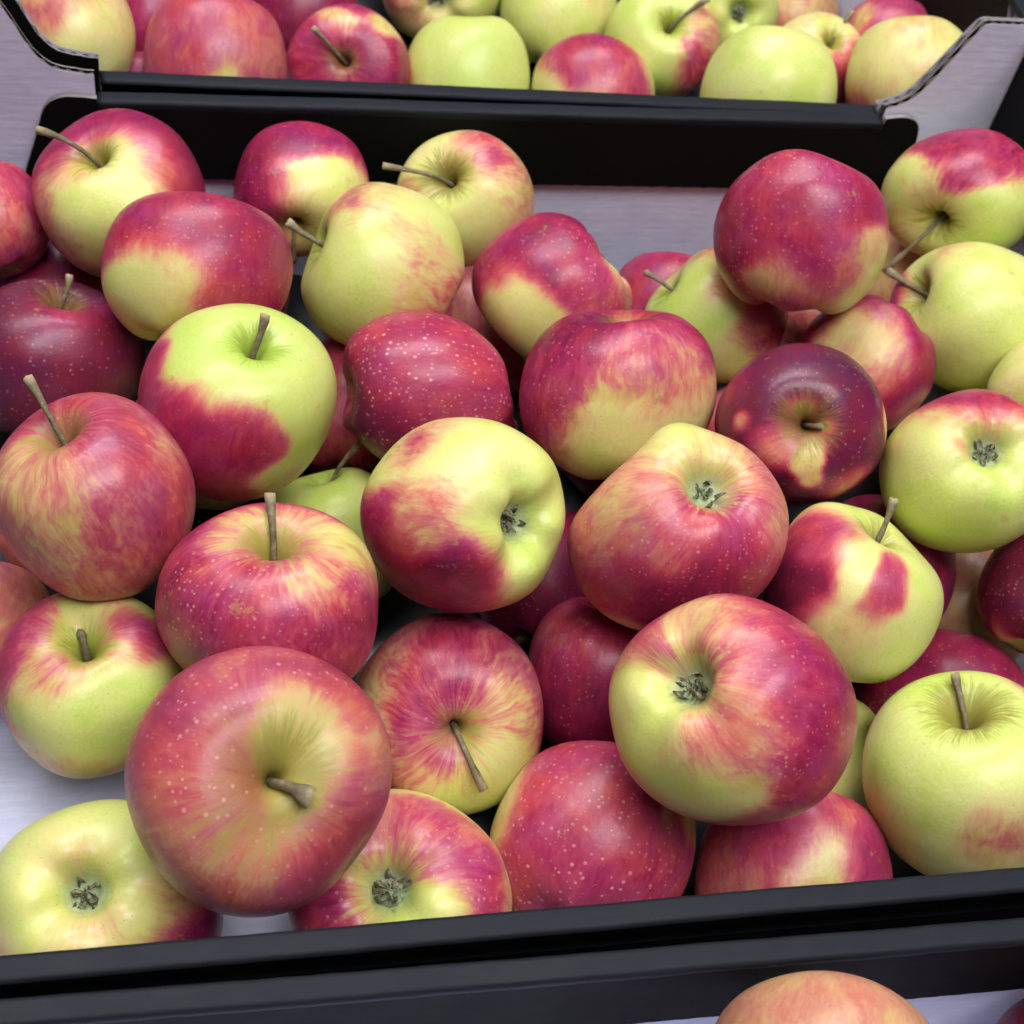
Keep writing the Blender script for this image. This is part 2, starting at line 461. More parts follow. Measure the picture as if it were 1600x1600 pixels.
rear_tray = tray.copy()  # added dark copy, blacks out pale floor gaps between the rear apples
COL.objects.link(rear_tray)
rear_tray.location = (0, 0.4237, 0)
rear_tray['label'] = 'added black moulded tray darkening the floor gaps of the rear crate'
tray['group'] = rear_tray['group'] = 'black moulded trays in the crates'
# Each apple: the end that shows and where it points (x right, y down, z to the viewer, in apple radii),
# then ground blush (0 green-yellow .. 1 dark crimson), areas of other blush (x, y, size, blush, softness),
# streak, russet, green, lenticels, stem tip (x, y, length), taper, lumps (x, y, size, height), label
S, K, N = 'stem', 'calyx', 'none'
APPLES = {
'a01': dict(e=(S, -.36, -.60, 1), b=.83, p=[(-.25, .30, .80, .14, .35), (-.1, .85, .5, .36, .5), (-.55, -.35, .30, .5, .6), (-.85, .2, .3, .5, .6), (-.3, -.55, .32, .25, .6)], st=.5, ru=.3, g=.25, d=.15, t=(-.88, -.72, .72), l='red and yellow apple with long stem pointing left, against the black rear flap at left'),
'a02': dict(e=(S, -.12, .66, 1), b=.82, p=[(.45, .05, .72, .22, .3), (.8, .5, .5, .3, .5), (.1, .7, .5, .32, .5), (-.6, .2, .5, .85, .4)], st=.6, ru=.5, g=.15, d=.5, t=(-.16, 1.06, .55), l='apple half purple half cream with stem pointing down, before the black rear flap'),
'a03': dict(e=(S, -.32, -.42, 1), b=.26, p=[(.45, -.72, .50, .66, .5), (.85, .3, .55, .44, .6), (-.85, .1, .4, .50, .6), (-.1, .6, .6, .22, .6)], st=.9, ru=.85, hw=1.4, g=.1, d=.1, t=(-1.16, -.47, .80), l='yellow-orange apple with russet hollow and stem pointing left, before the rear flap'),
'a04': dict(e=(S, 0.12, -.95, -.25), b=.79, p=[(-.46, .08, .50, .34, .4), (-.62, .62, .62, .10, .35), (-.75, .2, .4, .2, .5), (.1, .75, .45, .60, .5), (.95, .55, .3, .4, .5)], st=.5, ru=.3, g=.2, d=.6, l='wide dusky red apple with one cream patch, second row at left'),
'a05': dict(e=(S, -.93, -.34, .3), b=.17, p=[(.70, .40, .60, .62, .5), (.6, -.2, .45, .42, .6), (-.35, -.80, .40, .52, .5), (.2, -.8, .3, .4, .6)], st=1.0, ru=.2, g=.35, d=.15, t=(-1.10, -.56, .70), l='yellow-green apple with red cheek on its right, stem sticking out at left'),
'a06': dict(e=(K, .80, -.58, .1), b=.82, p=[(-.42, .42, .60, .22, .22), (-.15, .90, .55, .16, .4), (.45, .15, .45, .66, .5), (.93, -.25, .28, .30, .5)], st=.5, ru=.2, g=.1, d=.65, lm=[(.85, -.70, .7, -.12), (.2, -.95, .5, .02)], l='purple-red apple with round cream patch at lower left, behind the centre'),
'a07': dict(e=(S, -.80, -.50, .4), b=.40, p=[(-.40, .10, .80, .08, .35), (.55, .40, .5, .52, .6), (.2, .8, .5, .14, .5), (.1, -.5, .3, .36, .6), (.88, -.25, .72, .74, .4)], st=.8, ru=.2, g=.7, d=.5, t=(-1.0, -.62, .72), tp=-.10, lm=[(-.8, -.8, .6, -.18), (.2, -.95, .4, .06)], l='small lopsided apple green at left and red at right with short stem'),
'a08': dict(e=(S, .08, -.99, .06), b=.78, p=[(-.45, .58, .34, .40, .6), (.75, .65, .62, .30, .5), (.9, .2, .25, .4, .5), (-.7, .75, .3, .45, .5)], st=.5, ru=.2, g=.05, d=.9, lm=[(.02, -.95, .42, .09), (.95, 0, .40, .05), (-.7, -.85, .5, -.06), (.08, -.55, .18, .02)], l='crimson apple with pointed bumpy top standing against the rear wall at right'),
'a09': dict(e=(S, -.38, .48, 1), b=.30, p=[(.05, -.75, .92, .78, .32), (.4, .50, .70, .07, .4), (-.7, -.05, .45, .30, .5)], st=.9, ru=.5, g=.4, d=.35, t=(-.97, 1.00, .85), l='apple red above and green below in the rear right corner, stem pointing down'),
'a10': dict(e=(S, -.78, -.42, .5), b=.13, p=[(-1.0, -.1, .42, .78, .4), (-.35, -.85, .35, .40, .6), (.3, .3, .8, .12, .5)], st=.6, ru=.6, g=.15, d=.08, t=(-1.06, -.60, .70), l='large pale yellow apple with purple cheek and stem at left, right edge'),
'a11': dict(e=(K, .6, -.8, -.12), b=.82, p=[(-.22, -.22, .60, .22, .45), (-.25, .20, .5, .50, .5), (.1, .8, .5, .8, .5)], st=.5, ru=.2, g=.1, d=.55, l='small crimson apple with pale yellow patch between dark apple and yellow apple'),
'a12': dict(e=(S, .10, .02, 1), b=.98, p=[(.15, .46, .14, .34, .25), (.15, .66, .12, .38, .25), (.10, -.24, .20, .36, .4), (.36, .06, .12, .46, .5), (-.16, .12, .15, .42, .5), (.14, .30, .15, .32, .4), (-.62, -.05, .10, .46, .5), (.52, .74, .24, .52, .5), (1.0, .05, .28, .25, .3), (-.35, .30, .15, .55, .6), (-.75, -.5, .35, .84, .5)], st=.5, ru=.8, hw=1.35, cv=1.45, g=.0, d=.65, t=(.26, .02, .42), l='darkest purple apple with yellow star around its stem, facing the viewer'),
'a13': dict(e=(K, .28, -.32, 1), b=.22, p=[(.0, -.97, .70, .78, .3), (.65, -.8, .5, .70, .4), (-.15, .55, .95, .08, .4), (-.88, -.25, .35, .38, .5), (-.02, -.25, .22, .46, .5)], st=.45, ru=.1, g=.45, d=.15, l='yellow-green apple with red top, its blossom end facing out at right edge'),
'a14': dict(e=(S, .12, -.95, .24), b=.78, p=[(.52, .30, .66, .24, .35), (.05, .85, .60, .16, .4), (.95, .0, .3, .46, .5), (.45, -.25, .4, .60, .6), (-.3, -.8, .5, .92, .6)], st=.9, ru=.2, g=.1, d=.65, tp=.04, l='big apple in the centre, purple-red left side and yellow lower right'),
'a15': dict(e=(K, .98, .05, -.1), b=.76, p=[(1.0, .10, .30, .50, .5), (.2, -.5, .5, .76, .6), (-.8, .2, .5, .93, .5)], st=.4, ru=.1, g=.0, d=1.0, lm=[(.98, .40, .28, .14), (.95, -.35, .55, -.20), (-.7, -.6, .5, .05), (.65, -.9, .5, -.10), (-.8, .75, .5, -.12)], tp=.08, l='all crimson apple with many pale dots, blossom end turned right'),
'a16': dict(e=(S, .18, -.66, 1), b=.12, p=[(-.52, .50, .74, .80, .36), (-.95, -.12, .56, .74, .35), (-.15, .55, .42, .78, .4), (-.1, .95, .5, .72, .3), (.5, .85, .32, .46, .5), (-.7, -.72, .28, .62, .4), (.95, .3, .3, .36, .5)], st=.6, ru=.05, hw=.9, cv=1.35, g=.75, d=.2, t=(.27, -.86, .62), l='bright yellow-green apple with upright stem and dark red lower left cheek'),
'a17': dict(e=(S, .20, -.80, .5), b=.99, p=[(.3, -.55, .40, .78, .6), (.6, .0, .4, .92, .6)], st=.5, ru=.3, g=.0, d=.6, t=(.22, -.95, .60), l='plum purple apple with short stem cut by the left edge'),
'a18': dict(e=(S, -.40, -.70, 1), b=.68, p=[(-.40, .25, .60, .50, .6), (.05, .70, .5, .55, .6), (.25, -.55, .32, .72, .5), (.75, .15, .45, .75, .5), (-.7, -.3, .35, .44, .6), (.7, -.5, .25, .5, .6), (.3,.2,.3,.66,.6)], st=1.0, ru=.55, hw=1.2, g=.1, d=.35, du=.3, t=(-.61, -1.13, .85), l='large streaky pink-red apple with long leaning stem at left edge'),
'a19': dict(e=(K, .66, .08, 1), b=.22, p=[(-.50, .64, .98, .85, .24), (-1.0, .2, .45, .85, .3), (-.35, -.85, .42, .62, .5), (.2, -.45, .6, .14, .5), (.85, .2, .6, .10, .5), (-.45, -.02, .42, .52, .5)], st=.8, ru=.1, g=.35, d=.3, l='central apple yellow above, red below, blossom end facing right'),
'a20': dict(e=(K, .34, -.48, 1), b=.58, p=[(.15, .60, .88, .85, .3), (0, -.78, .50, .24, .5), (-.60, -.15, .42, .50, .6), (.95, -.1, .32, .52, .5), (.25, -.05, .4, .68, .6), (-.48, .92, .28, .26, .3), (.6, -.8, .3, .4, .6), (-.15, .35, .2, .56, .6)], st=.6, ru=.1, g=.15, d=.6, lm=[(-.78, -.72, .62, -.34), (-.05, -.95, .35, .10), (-.9, .1, .4, .04)], l='misshapen apple with sloping left shoulder, orange-pink above and crimson below'),
'a21': dict(e=(S, .40, -.84, .35), b=.17, p=[(-.90, .0, .84, .92, .18), (-.35, -.70, .38, .74, .35), (.46, -.42, .20, .66, .4), (.44, -.22, .21, .70, .35), (.36, -.02, .19, .70, .35), (.24, .16, .17, .68, .4), (.16, .30, .13, .62, .5), (-.45, .88, .35, .78, .4), (-.1, .5, .4, .34, .6), (-.1, -1.0, .22, .15, .4)], st=.4, ru=.1, g=.25, d=.4, t=(.46, -1.02, .75), lm=[(.75, -.70, .6, -.16), (-.3, -.95, .4, .06)], l='tapered apple, dark red left, yellow right with a curved red stripe'),
'a22': dict(e=(S, .03, -.74, 1), b=.78, p=[(.0, -.85, .48, .42, .5), (.62, -.62, .38, .26, .5), (-.4, -.6, .3, .45, .6), (.0, .35, .8, .79, .5), (-.2, .0, .4, .73, .5), (.35,-.3,.22,.4,.6)], st=1.0, ru=.35, hw=1.2, g=.15, d=.85, t=(.01, -1.0, .58), l='bright red apple with yellow streaks around its upright stem, left of centre'),
'a23': dict(e=(S, -.08, -.50, 1), b=.34, p=[(.10, .25, .72, .08, .4), (-.85, -.45, .52, .78, .4), (.52, -.42, .40, .70, .4), (-.45, -.15, .3, .5, .6), (.1, -.25, .3, .46, .6), (0, .95, .4, .40, .5), (-.95, .3, .3, .6, .5)], st=.7, ru=.15, g=.5, d=.15, t=(-.12, -.52, .34), sr=1.3, l='yellow-green apple with red shoulders, stem end facing out under the large streaky apple'),
'a24': dict(e=(S, .10, .02, 1), b=.76, p=[(-.30, -.55, .70, .77, .5), (-.38, .50, .52, .50, .5), (.12, .45, .30, .42, .5), (.58, .52, .52, .80, .5), (.90, -.25, .40, .54, .5), (.36, -.34, .30, .34, .4), (.20, -.12, .24, .30, .5), (-.1, -.85, .3, .66, .6), (.17, -.08, .26, .28, .4), (.34, -.30, .26, .30, .4)], lm=[(.45, -.35, .35, -.09), (-.25, .25, .4, .05), (.75, .6, .5, -.04)], st=.65, ru=.42, hw=2.0, g=.15, d=.9, du=.5, cv=1.6, sr=1.45, t=(.36, .13, .52), l='biggest dull red apple with olive hollow, topmost at front left'),
'a25': dict(e=(S, .08, .24, 1), b=.66, p=[(-.1, -.45, .75, .73, .5), (.50, .60, .50, .22, .5), (-.6, .3, .4, .60, .5), (.6, -.1, .4, .50, .6), (-.75, -.3, .3, .42, .6), (.1, .8, .35, .28, .5)], cv=1.35, st=1.25, ru=.1, g=.45, d=.4, t=(.35, .74, .62), l='red and yellow striped apple with stem hanging down, front centre'),
'a26': dict(e=(K, -0.16, .95, -.25), b=.84, p=[(-.6, -.5, .4, .66, .6)], st=.6, ru=.1, g=.0, d=.75, l='crimson apple tucked in the gap left of the big pink-cheeked apple'),
'a27': dict(e=(K, -.45, -.30, 1), b=.74, p=[(.55, -.20, .95, .79, .32), (-.72, .10, .66, .22, .4), (-.35, .70, .66, .28, .5), (-.3, -.75, .4, .45, .5), (.1, .25, .4, .56, .6), (.65, .65, .35, .72, .5)], st=.6, ru=.1, g=.25, d=.6, l='largest front apple with vivid pink-red right cheek and blossom end at left'),
'a28': dict(e=(S, .03, -.72, 1), b=.13, p=[(.70, -.85, .32, .60, .4), (-.92, -.35, .25, .46, .5), (-.1, .3, .6, .10, .5), (.30, .48, .46, .50, .6)], st=.7, ru=.6, hw=1.5, g=.08, d=.12, t=(-.07, -.95, .58), l='pale yellow apple with dark upright stem at the front right corner'),
'a29': dict(e=(K, -.18, -.18, 1), b=.19, p=[(.80, .38, .66, .86, .35), (.35, -.95, .3, .58, .4), (-.30, -.45, .25, .42, .6), (-.1, .25, .35, .38, .6), (-.5, .7, .5, .46, .6)], st=.6, ru=.1, g=.25, d=.4, l='yellow apple showing its blossom end in the front left corner'),
'a30': dict(e=(K, -.14, -.10, 1), b=.32, p=[(.68, -.20, .62, .72, .35), (-.85, .35, .60, .80, .4), (-.15, -.75, .45, .56, .5), (.15, .15, .35, .14, .5), (.3, -.7, .4, .62, .5)], st=.7, ru=.1, g=.35, d=.65, l='pink apple with yellow-green blossom end behind the front rim, below the stem-down striped apple'),
'a31': dict(e=(S, 0.16, -.95, -.25), b=.70, p=[(-.88, -.45, .48, .34, .4), (.95, -.25, .30, .38, .4), (.2, .2, .5, .75, .5), (-.1, -.4, .5, .70, .5)], st=.5, ru=.1, g=.1, d=.95, l='dotted pink-red apple in the front row right behind the rim, no ends showing'),
'a32': dict(e=(S, 0.0, -.95, -.25), b=.66, p=[(.28, -.05, .36, .30, .4), (-.35, -.5, .5, .78, .5), (.85, -.2, .4, .82, .4), (-.6, .1, .4, .55, .6)], st=.6, ru=.1, g=.1, d=.4, du=.1, l='dusky red apple with cream patch, low behind the front rim under the largest apple'),
'a33': dict(e=(S, 0.24, -.95, -.25), b=.85, p=[], st=.4, ru=.1, g=.0, d=.9, l='shaded crimson dotted apple behind the pale yellow front apple'),
'a34': dict(e=(S, 0.32, -.95, -.25), b=.92, p=[(-.5, .85, .42, .28, .4)], st=.4, ru=.1, g=.0, d=.6, l='deep purple apple with yellow underside, cut by the right edge'),
'a35': dict(e=(S, 0.16, -.95, -.25), b=.42, p=[], st=.6, ru=.3, g=.1, d=.2, du=.6, l='dull orange-brown apple in shade beside the right edge'),
'a36': dict(e=(S, -.15, -.95, .2), b=.10, p=[(.6, -.7, .35, .25, .5)], st=.4, ru=.1, g=.6, d=.05, t=(.40, -1.35, .75), l='plain green apple low down left of the central apple'),
'a37': dict(e=(S, 0.32, -.95, -.25), b=.22, p=[(-.5, .2, .5, .36, .6)], st=.5, ru=.1, g=.1, d=.1, l='small cream-yellow apple mostly cut off by the right edge'),
'a38': dict(e=(S, 0.16, -.95, -.25), b=.76, p=[], st=.5, ru=.1, g=.0, d=.5, l='small red apple peeping out low by the pale rear wall'),
'a39': dict(e=(S, 0.16, -.95, -.25), b=.85, p=[], st=.5, ru=.1, g=.0, d=.4, l='dark red apple deep in the gap behind the tapered apple'),
'a40': dict(e=(S, -0.32, -.95, -.25), b=.68, p=[(.3, .0, .5, .60, .6)], st=.8, ru=.1, g=.0, d=.3, l='orange-red apple at the upper left edge beside the stem-left apple'),
'a41': dict(e=(S, 0.16, -.95, -.25), b=.86, p=[], st=.4, ru=.1, g=.0, d=.2, l='dark red apple buried in the gap at the left behind the plum purple one'),
'a42': dict(e=(S, 0.16, -.95, -.25), b=.70, p=[], st=.6, ru=.1, g=.0, d=.3, l='dull red apple buried in the gap left of the all crimson apple'),
'a44': dict(e=(S, 0.16, -.95, -.25), b=.88, p=[], st=.4, ru=.1, g=.0, d=.4, l='dark crimson apple deep in the gap between the two central apples'),
'a45': dict(e=(S, 0.16, -.95, -.25), b=.62, p=[], st=.6, ru=.1, g=.0, d=.3, l='shaded apple deep below the purple-red apple with the cream patch'),
'a46': dict(e=(S, 0.16, -.95, -.25), b=.58, p=[], st=.6, ru=.1, g=.0, d=.3, du=.3, l='brownish shaded apple low at the left edge under the large streaky apple'),
'a48': dict(e=(S, 0.16, -.95, -.25), b=.45, p=[], st=.6, ru=.1, g=.1, d=.3, l='shaded apple buried in the rear right corner below the others'),
'a49': dict(e=(S, 0.16, -.95, -.25), b=.20, p=[], st=.6, ru=.1, g=.3, d=.2, l='greenish apple in deep shade right behind the largest front apple'),
'r01': dict(e=(S, -0.32, -.95, -.25), b=.40, p=[(-.35, -.25, .6, .56, .5), (.35, .5, .75, .22, .5)], st=.5, ru=.1, g=.15, d=.1, l='rear crate: pink and yellow apple at the far left corner'),
'r02': dict(e=(S, 0.08, -.95, -.25), b=.66, p=[(.15, .25, .42, .30, .4), (-.3, -.3, .5, .68, .5), (.6, -.3, .4, .6, .6)], st=.5, ru=.1, g=.1, d=.45, du=.2, l='rear crate: dusky red apple with yellow patch near the rim, second from left'),
'r03': dict(e=(S, -.15, -.15, 1), b=.75, p=[(.5, -.75, .35, .35, .4), (-.3, -.8, .3, .42, .5)], st=.8, ru=.45, g=.1, d=.4, t=(-.54, -.60, .62), l='rear crate: red apple facing forward with its stem in a deep hollow'),
'r04': dict(e=(S, 0.08, -.95, -.25), b=.10, p=[(-.95, .0, .45, .52, .5)], st=.5, ru=.1, g=.45, d=.05, l='rear crate: glossy yellow-green apple right of the forward-facing red one'),
'r05': dict(e=(S, 0.08, -.95, -.25), b=.20, p=[(.0, -.90, .90, .78, .3), (.75, -.1, .4, .7, .4)], st=.6, ru=.1, g=.1, d=.55, l='rear crate: apple with purple-red cap low behind the middle of the rim'),
'r06': dict(e=(S, .22, -.42, 1), b=.12, p=[(.70, .40, .66, .68, .4), (.8, -.3, .3, .5, .5)], st=.8, ru=.1, g=.55, d=.2, t=(.76, -.74, .62), l='rear crate: green apple with red right cheek and long stem'),
'r07': dict(e=(S, 0.08, -.95, -.25), b=.14, p=[(-.8, .4, .5, .30, .5)], st=.4, ru=.1, g=.2, d=.05, l='rear crate: plain pale yellow apple right at the rim, right of centre'),
'r08': dict(e=(S, 0.08, -.95, -.25), b=.27, p=[(-.65, .60, .55, .60, .4), (0, -.8, .4, .38, .5)], st=.5, ru=.1, g=.0, d=.2, l='rear crate: cream and orange apple beside the right raised corner'),
'r09': dict(e=(S, .38, -.55, 1), b=.30, p=[(.55, .45, .75, .80, .35), (-.4, -.4, .5, .34, .5)], st=.7, ru=.2, g=.1, d=.3, t=(.68, -1.00, .48), l='rear crate: small apple with stem wedged behind the pale yellow one'),
'r10': dict(e=(S, 0.08, -.95, -.25), b=.74, p=[(-.5, -.6, .3, .45, .5)], st=.7, ru=.1, g=.0, d=.4, l='rear crate: red apple at the far right behind the cream one'),
'r11': dict(e=(K, .28, .05, 1), b=.12, p=[(-.5, .3, .5, .46, .5)], st=.6, ru=.1, g=.5, d=.1, l='rear crate: green apple showing its blossom end near the top edge'),
'r12': dict(e=(S, 0.08, -.95, -.25), b=.15, p=[(.7, -.1, .35, .36, .5)], st=.5, ru=.1, g=.15, d=.1, l='rear crate: large yellow apple behind the purple-capped one'),
'r13': dict(e=(K, -.10, .30, 1), b=.26, p=[(-.75, .2, .5, .55, .5)], st=.7, ru=.1, g=.15, d=.1, l='rear crate: yellow apple with pink left cheek at the top edge'),
'r14': dict(e=(S, 0.08, -.95, -.25), b=.88, p=[], st=.4, ru=.1, g=.0, d=.4, l='rear crate: dark crimson apple behind the forward-facing red one'),
'r15': dict(e=(S, 0.08, -.95, -.25), b=.82, p=[], st=.5, ru=.1, g=.0, d=.3, l='rear crate: crimson apple behind the dusky red one near the left'),
'r16': dict(e=(S, 0.08, -.95, -.25), b=.36, p=[], st=.6, ru=.1, g=.0, d=.2, l='rear crate: orange-yellow apple in the back at the top left'),
'r17': dict(e=(S, 0.08, -.95, -.25), b=.48, p=[], st=.6, ru=.1, g=.0, d=.2, l='rear crate: small orange apple at the top edge near the right'),
'r18': dict(e=(S, 0.08, -.95, -.25), b=.74, p=[], st=.6, ru=.1, g=.0, d=.2, l='rear crate: bit of red apple low between the two leftmost apples'),
'f01': dict(e=(S, 0.16, -.95, -.25), b=.46, p=[(.7, -.1, .4, .22, .5), (-.2, -.4, .6, .47, .6)], st=.5, ru=.1, g=.1, d=.2, du=.5, l='beige-pink apple top poking up at the bottom edge in the nearest crate'),
'f02': dict(e=(S, 0.16, -.95, -.25), b=.86, p=[], st=.5, ru=.1, g=.0, d=.3, l='shaded dark red apple at the bottom right corner in the nearest crate'),
}
POS = {
    'a01': (-0.1438, 0.1930, 0.1044, 0.0371, 0.0368),
    'a02': (-0.0627, 0.2130, 0.0924, 0.0315, 0.0309),
    'a03': (0.0150, 0.2118, 0.0888, 0.0329, 0.0320),
    'a04': (-0.1120, 0.1326, 0.1140, 0.0390, 0.0327),
    'a05': (-0.0316, 0.1526, 0.0977, 0.0359, 0.0379),
    'a06': (0.0443, 0.1419, 0.0933, 0.0361, 0.0361),
    'a07': (0.1276, 0.1454, 0.0761, 0.0339, 0.0320),
    'a08': (0.1473, 0.1333, 0.1382, 0.0380, 0.0351),
    'a09': (0.2576, 0.1928, 0.1109, 0.0387, 0.0330),
    'a10': (0.2482, 0.1256, 0.0926, 0.0403, 0.0363),
    'a11': (0.1861, 0.1025, 0.0876, 0.0316, 0.0313),
    'a12': (0.1252, 0.0370, 0.1199, 0.0344, 0.0331),
    'a13': (0.1879, 0.0075, 0.1230, 0.0351, 0.0332),
    'a14': (0.0561, 0.0649, 0.1088, 0.0406, 0.0358),
    'a15': (-0.0179, 0.0857, 0.0903, 0.0372, 0.0334),
    'a16': (-0.0989, 0.0633, 0.1089, 0.0384, 0.0389),
    'a17': (-0.1744, 0.1299, 0.0649, 0.0393, 0.0358),
    'a18': (-0.1527, 0.0159, 0.1112, 0.0362, 0.0380),
    'a19': (-0.0191, -0.0010, 0.1152, 0.0383, 0.0367),
    'a20': (0.0601, -0.0155, 0.1211, 0.0415, 0.0395),
    'a21': (0.1343, -0.0316, 0.0980, 0.0346, 0.0354),
    'a22': (-0.0927, -0.0290, 0.1028, 0.0396, 0.0364),
    'a23': (-0.1566, -0.0310, 0.0595, 0.0335, 0.0352),
    'a24': (-0.0994, -0.1003, 0.1030, 0.0429, 0.0435),
    'a25': (-0.0231, -0.0471, 0.0502, 0.0368, 0.0390),
    'a26': (0.0426, -0.0324, 0.0457, 0.0306, 0.0332),
    'a27': (0.0610, -0.0962, 0.1236, 0.0425, 0.0396),
    'a28': (0.1644, -0.1055, 0.0790, 0.0386, 0.0400),
    'a29': (-0.1513, -0.1120, 0.0395, 0.0407, 0.0376),
    'a30': (-0.0485, -0.1162, 0.0385, 0.0409, 0.0386),
    'a31': (0.0250, -0.1031, 0.0446, 0.0392, 0.0370),
    'a32': (0.1005, -0.1229, 0.0414, 0.0369, 0.0340),
    'a33': (0.1884, -0.0527, 0.0376, 0.0378, 0.0351),
    'a34': (0.2316, -0.0271, 0.0865, 0.0328, 0.0328),
    'a35': (0.2223, 0.0034, 0.0340, 0.0331, 0.0303),
    'a36': (-0.0586, 0.0504, 0.0355, 0.0307, 0.0316),
    'a37': (0.2618, 0.0667, 0.1081, 0.0321, 0.0233),
    'a38': (0.1227, 0.1900, 0.0349, 0.0310, 0.0310),
    'a39': (0.1717, 0.0050, 0.0637, 0.0302, 0.0307),
    'a40': (-0.2050, 0.1997, 0.0820, 0.0296, 0.0267),
    'a41': (-0.1742, 0.1990, 0.0349, 0.0317, 0.0302),
    'a42': (-0.0407, 0.1244, 0.0375, 0.0338, 0.0338),
    'a44': (0.0318, 0.0258, 0.0353, 0.0318, 0.0304),
    'a46': (-0.2016, 0.0063, 0.0432, 0.0298, 0.0298),
    'a49': (0.1263, -0.0690, 0.0295, 0.0315, 0.0310),
    'a45': (0.0267, 0.1738, 0.0377, 0.0344, 0.0328),
    'a48': (0.2591, 0.2074, 0.0458, 0.0339, 0.0322),
    'r01': (-0.1692, 0.3543, 0.0762, 0.0319, 0.0329),
    'r02': (-0.0969, 0.3432, 0.0683, 0.0368, 0.0362),
    'r03': (-0.0230, 0.3760, 0.0451, 0.0346, 0.0339),
    'r04': (0.0449, 0.3757, 0.0394, 0.0361, 0.0347),
    'r05': (0.1151, 0.3574, 0.0435, 0.0354, 0.0347),
    'r06': (0.1642, 0.4012, 0.0502, 0.0345, 0.0341),
    'r07': (0.1925, 0.3009, 0.0894, 0.0364, 0.0353),
    'r08': (0.2698, 0.3010, 0.1017, 0.0336, 0.0329),
    'r09': (0.2338, 0.3419, 0.0806, 0.0281, 0.0288),
    'r10': (0.2830, 0.3557, 0.0823, 0.0294, 0.0294),
    'r11': (0.2150, 0.4359, 0.0534, 0.0297, 0.0313),
    'r12': (0.1116, 0.4458, 0.0398, 0.0357, 0.0357),
    'r13': (0.0432, 0.4709, 0.0400, 0.0377, 0.0342),
    'r14': (-0.0446, 0.4361, 0.0368, 0.0328, 0.0336),
    'r15': (-0.1283, 0.4246, 0.0407, 0.0296, 0.0325),
    'r16': (-0.1711, 0.4654, 0.0348, 0.0314, 0.0314),
    'r17': (0.2656, 0.4597, 0.0354, 0.0318, 0.0305),
    'r18': (-0.1396, 0.3574, 0.0293, 0.0243, 0.0278),
    'x00': (0.1882, 0.1548, 0.0458, 0.0373, 0.0354),
    'x01': (-0.1009, 0.1960, 0.0421, 0.0335, 0.0318),
    'x02': (0.2492, -0.1056, 0.0518, 0.0336, 0.0319),
    'x03': (-0.1085, 0.1030, 0.0464, 0.0351, 0.0333),
    'x04': (0.0990, 0.0359, 0.0582, 0.0357, 0.0339),
    'x05': (-0.1612, 0.0593, 0.0545, 0.0370, 0.0351),
    'x06': (0.0797, 0.1006, 0.0432, 0.0346, 0.0329),
    'x07': (0.2347, 0.0669, 0.0522, 0.0341, 0.0324),
    'x08': (-0.0942, -0.0056, 0.0415, 0.0335, 0.0318),
    'x09': (0.1442, 0.0940, 0.0421, 0.0336, 0.0319),
    'y00': (0.1476, 0.6088, 0.0554, 0.0366, 0.0348),
    'y01': (-0.1279, 0.5322, 0.0563, 0.0372, 0.0353),
    'y02': (-0.0177, 0.6123, 0.0439, 0.0346, 0.0329),
    'y03': (0.2192, 0.5946, 0.0494, 0.0361, 0.0343),
    'y04': (0.0505, 0.5867, 0.0436, 0.0343, 0.0326),
    'y05': (-0.1822, 0.6046, 0.0528, 0.0348, 0.0331),
    'y06': (0.0058, 0.5344, 0.0561, 0.0349, 0.0332),
    'y07': (0.1245, 0.5407, 0.0442, 0.0370, 0.0351),
    'y08': (-0.0782, 0.5807, 0.0592, 0.0358, 0.0340),
    'y09': (0.2109, 0.5024, 0.0588, 0.0359, 0.0341),
    'y10': (-0.0622, 0.5115, 0.0568, 0.0340, 0.0323),
    'f01': (0.0629, -0.2230, 0.1062, 0.0376, 0.0364),
    'f02': (0.1786, -0.2260, 0.0649, 0.0411, 0.0399),
}

# ------------------------------------------------------------------ apples
_P = np.array([(0, .44), (.03, .455), (.06, .52), (.10, .64), (.15, .745), (.22, .825), (.31, .872), (.42, .880), (.56, .845), (.72, .745), (.855, .59),
               (.945, .38), (.99, .14), (1.0, -.06), (.975, -.27), (.91, -.47), (.81, -.635), (.69, -.755), (.56, -.825), (.45, -.846), (.35, -.835),
               (.27, -.785), (.20, -.70), (.14, -.635), (.07, -.612), (0, -.61)])
def profile(n):
    pts = []
    m = len(_P)
    for i in range(m - 1):
        p0, p1, p2, p3 = _P[max(i - 1, 0)], _P[i], _P[i + 1], _P[min(i + 2, m - 1)]
        for t in np.linspace(0, 1, 12, endpoint=False):
            pts.append(0.5 * ((2 * p1) + (-p0 + p2) * t + (2 * p0 - 5 * p1 + 4 * p2 - p3) * t * t + (-p0 + 3 * p1 - 3 * p2 + p3) * t ** 3))
    pts.append(_P[-1]); pts = np.array(pts)
    s = np.concatenate([[0], np.cumsum(np.linalg.norm(np.diff(pts, axis=0), axis=1))])
    q = np.linspace(0, s[-1], n)
    return np.stack([np.interp(q, s, pts[:, 0]), np.interp(q, s, pts[:, 1])], 1)

def sines(D, rng, freq, n=7):
    out = np.zeros(len(D))
    for _ in range(n):
        out += np.sin(D @ (rng.normal(0, freq, 3)) + rng.uniform(0, 6.28))
    return out / math.sqrt(n) * 1.2

def sstep(x, a, b):
    t = np.clip((x - a) / (b - a), 0, 1)
    return t * t * (3 - 2 * t)

def view_frame(p):
    ez = CAM - p; ez /= np.linalg.norm(ez)
    ex = CROT[0] - ez * (CROT[0] @ ez); ex /= np.linalg.norm(ex)
    return np.stack([ex, np.cross(ez, ex), ez])          # rows

